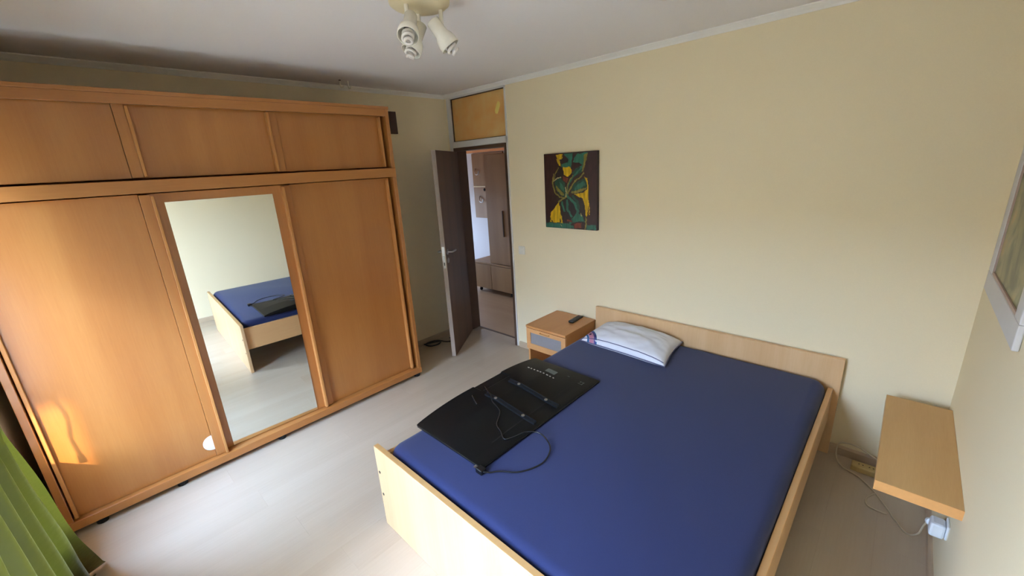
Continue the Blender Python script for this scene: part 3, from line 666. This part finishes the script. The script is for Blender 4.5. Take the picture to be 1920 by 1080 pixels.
PB = [(c, P, bbox(P)) for c, P in polys]; SB = [(c, w_, P, bbox(P, w_ + 1)) for c, w_, P in strokes]
GW, GH = 112, 132
bm = BM(); lay = bm.loops.layers.float_color.new('paint')
gv = [[bm.verts.new((PX0 + .003 + (PX1 - PX0 - .006) * i / GW, -PT - .0006, PZ1 - .003 - (PZ1 - PZ0 - .006) * j / GH)) for i in range(GW + 1)] for j in range(GH + 1)]
for j in range(GH):
    v_ = (j + .5) / GH
    for i in range(GW):
        u_ = (i + .5) / GW
        px = (120 + 40 * v_) + (570 - 30 * v_) * u_; py = (160 - 42 * u_) * (1 - v_) + (932 + 33 * u_) * v_
        nx_ = noise.noise(Vector((px * .03, py * .03, 0))) * 7; ny_ = noise.noise(Vector((px * .03, py * .03, 9))) * 7
        qx, qy = px + nx_, py + ny_; col = brown
        for c, P, bb in PB:
            if bb[0] <= qx <= bb[1] and bb[2] <= qy <= bb[3] and inside(qx, qy, P): col = c
        for c, w_, P, bb in SB:
            if bb[0] <= qx <= bb[1] and bb[2] <= qy <= bb[3] and near(qx, qy, P, w_): col = c
        k = 1 + .22 * noise.noise(Vector((px * .05, py * .012, 4)))
        cc = lin(tuple(max(0, min(255, q * k)) for q in col))
        f = bm.faces.new((gv[j][i], gv[j + 1][i], gv[j + 1][i + 1], gv[j][i + 1]))
        for l in f.loops: l[lay] = cc
obj('canvas', bm, M['canvas'], pn)

# framed picture on the right wall
pf = thing('framed_picture', 'white framed green and gold picture on the right wall above the shelf', 'picture', (W - .01, -.56, 1.148))
FY0, FY1, FZ0, FZ1, FX = -.955, -.16, 1.148, 2.02, 3.835
fw = .085
for a in ((FY0, FY1, FZ0, FZ0 + fw), (FY0, FY1, FZ1 - fw, FZ1), (FY0, FY0 + fw, FZ0 + fw, FZ1 - fw), (FY1 - fw, FY1, FZ0 + fw, FZ1 - fw)):
    obj('frame_bar', B(FX, W - .001, a[0], a[1], a[2], a[3], bev=.004, seg=2), M['pframe'], pf)
bm = BM(); iy0, iy1, iz0, iz1 = FY0 + fw, FY1 - fw, FZ0 + fw, FZ1 - fw
for a in ((iy0, iy1, iz0, iz0 + .012), (iy0, iy1, iz1 - .012, iz1), (iy0, iy0 + .012, iz0, iz1), (iy1 - .012, iy1, iz0, iz1)): box(bm, FX + .003, W - .002, a[0], a[1], a[2], a[3])
obj('inner_lip', bm, M['lip'], pf)
obj('print', B(FX + .008, W - .002, iy0 + .012, iy1 - .012, iz0 + .012, iz1 - .012), M['print'], pf)

# ------------------------------------------------------------------ ceiling lamp with three spots
lc = Vector((1.909, -1.614, H))
lm = thing('ceiling_lamp', 'cream round ceiling lamp with three adjustable spotlights', 'lamp', (lc.x, lc.y, H - .2))
obj('base_plate', lathe(BM(), [(0, .122), (.012, .127), (.030, .125), (.040, .112), (.045, .08), (.046, .0)], lc, lc - Vector((0, 0, 1)), 48), M['cream_pl'], lm, smooth=True)
def spot(stalk, rear, mouth, r0=.026, r1=.043):
    rear = Vector(rear); mouth = Vector(mouth); ax = (mouth - rear).normalized(); L = (mouth - rear).length
    s = obj('spotlight', lathe(BM(), [(0, r0 * .75), (.004, r0), (L * .52, r0 + .001), (L * .66, r1 * .9), (L * .80, r1), (L, r1), (L, r1 - .003), (L * .80, r1 - .003), (L * .66, r1 * .8), (L * .60, .012)], rear, mouth, 28, cap=True), M['ivory'], lm, smooth=True)
    st_ = Vector(stalk); jt = rear + ax * L * .22
    low_ = Vector((st_.x, st_.y, jt.z + .002))
    obj('stalk', tube(BM(), [(st_.x, st_.y, H - .043), (st_.x, st_.y, low_.z)], .009, 12, 1), M['ivory'], s)
    d_ = (jt - low_)
    obj('pivot', lathe(BM(), [(0, .008), (max(.01, d_.length), .008)], low_, jt + Vector((0, 0, .0001)), 12), M['socket'], s)
    b0 = rear + ax * L * .62
    obj('bulb_socket', lathe(BM(), [(0, .018), (.016, .021)], b0, mouth, 18), M['socket'], s)
    a_ = ax.orthogonal().normalized(); c_ = ax.cross(a_); pts = []
    for k in range(3 * 14 + 1):
        th = 2 * math.pi * k / 14; r_ = .0195 if k < 34 else .0195 - .012 * (k - 34) / 8
        pts.append(b0 + ax * (.018 + .060 * k / 42) + (a_ * math.cos(th) + c_ * math.sin(th)) * r_)
    obj('spiral_bulb', tube(BM(), pts, .0066, 8, 1), M['bulb'], s, smooth=True, label='white spiral energy-saving bulb')
spot((1.912, -1.685), (1.934, -1.682, 2.388), (1.982, -1.742, 2.292))
spot((1.942, -1.532), (1.968, -1.603, 2.376), (2.012, -1.552, 2.276), .028, .042)
spot((1.845, -1.580), (1.872, -1.588, 2.386), (1.868, -1.655, 2.272))

# ------------------------------------------------------------------ curtain
cu_ = thing('curtain', 'green satin curtain hanging by the window beside the wardrobe', 'curtain', (1.6, -3.18, 0))
def cxl(z):
    for (z0, x0), (z1, x1) in zip(((0, .90), (.06, .965), (.34, 1.15), (1.07, 1.50), (1.16, 1.42), (1.42, .76), (2.4, .70)), ((.06, .965), (.34, 1.15), (1.07, 1.50), (1.16, 1.42), (1.42, .76), (2.4, .70), (9, .70))):
        if z <= z1: return x0 + (x1 - x0) * (z - z0) / (z1 - z0)
bm = BM(); nu, nz = 120, 48; cg = []
CXR = 2.18
for j in range(nz + 1):
    z = .012 + 2.38 * j / nz; row = []
    for i in range(nu + 1):
        u = i / nu; x = cxl(z) * (1 - u) + CXR * u
        am = .050 + .006 * math.sin(z * 2)
        y = -3.198 + am * math.sin(u * 36 + 2.2 + .25 * math.sin(z * 3)) + .012 * noise.noise(Vector((u * 6, z * 2, 0)))
        if u < .06: y += .03 * (1 - u / .06) * max(0, 1 - z)
        row.append(bm.verts.new((x + .010 * math.cos(u * 36 + 1), max(y, -3.268), z)))
    cg.append(row)
for j in range(nz):
    for i in range(nu): bm.faces.new((cg[j][i], cg[j][i + 1], cg[j + 1][i + 1], cg[j + 1][i]))
obj('cloth', bm, M['curtain'], cu_, smooth=True)
obj('hem', tube(BM(), [v.co.copy() for v in (Vector((0, 0, 0)),)] if False else [(0.975 + (CXR - .975) * k / 60, -3.195 + .034 * math.sin(k / 60 * 36 + 2.2), .012) for k in range(61)], .004, 6, 1), M['curtain'], cu_, smooth=True)
pcd = thing('pull_cord', 'thin white blind cord hanging at the window behind the curtain', 'cord', (.93, -3.38, .6))
obj('cord', tube(BM(), [(.92, -3.40, 2.05), (.925, -3.40, 1.6), (.915, -3.40, 1.2), (.935, -3.40, 1.0), (.955, -3.40, .88), (.935, -3.40, .76), (.945, -3.40, .66)], .007, 8, 8), M['white'], pcd, smooth=True)
obj('tassel', lathe(BM(), [(0, .006), (.01, .011), (.05, .013), (.055, .008)], (.945, -3.40, .662), (.945, -3.40, 0), 12), M['white'], pcd)
rd = thing('curtain_rod', 'thin white curtain rod above the window', 'curtain rod', (2.0, -3.19, 2.41))
obj('rod', tube(BM(), [(.66, -3.195, 2.415), (3.6, -3.195, 2.415)], .010, 12, 1), M['white'], rd)
for x in (.75, 2.1, 3.5):
    obj('bracket', B(x - .01, x + .01, YW, -3.185, 2.408, 2.422), M['white'], rd)

# ------------------------------------------------------------------ cable heap behind the door
tag(obj('floor_cable', tube(BM(), [(.03, -.60, .01), (.05, -.52, .008), (.10, -.44, .008), (.14, -.50, .008), (.12, -.58, .01), (.06, -.60, .018), (.04, -.53, .018), (.08, -.45, .018), (.16, -.40, .008), (.19, -.33, .008), (.10, -.31, .008)], .007, 8, 6), M['rubber'], smooth=True), 'dark cable coiled on the floor behind the open door', 'cable')
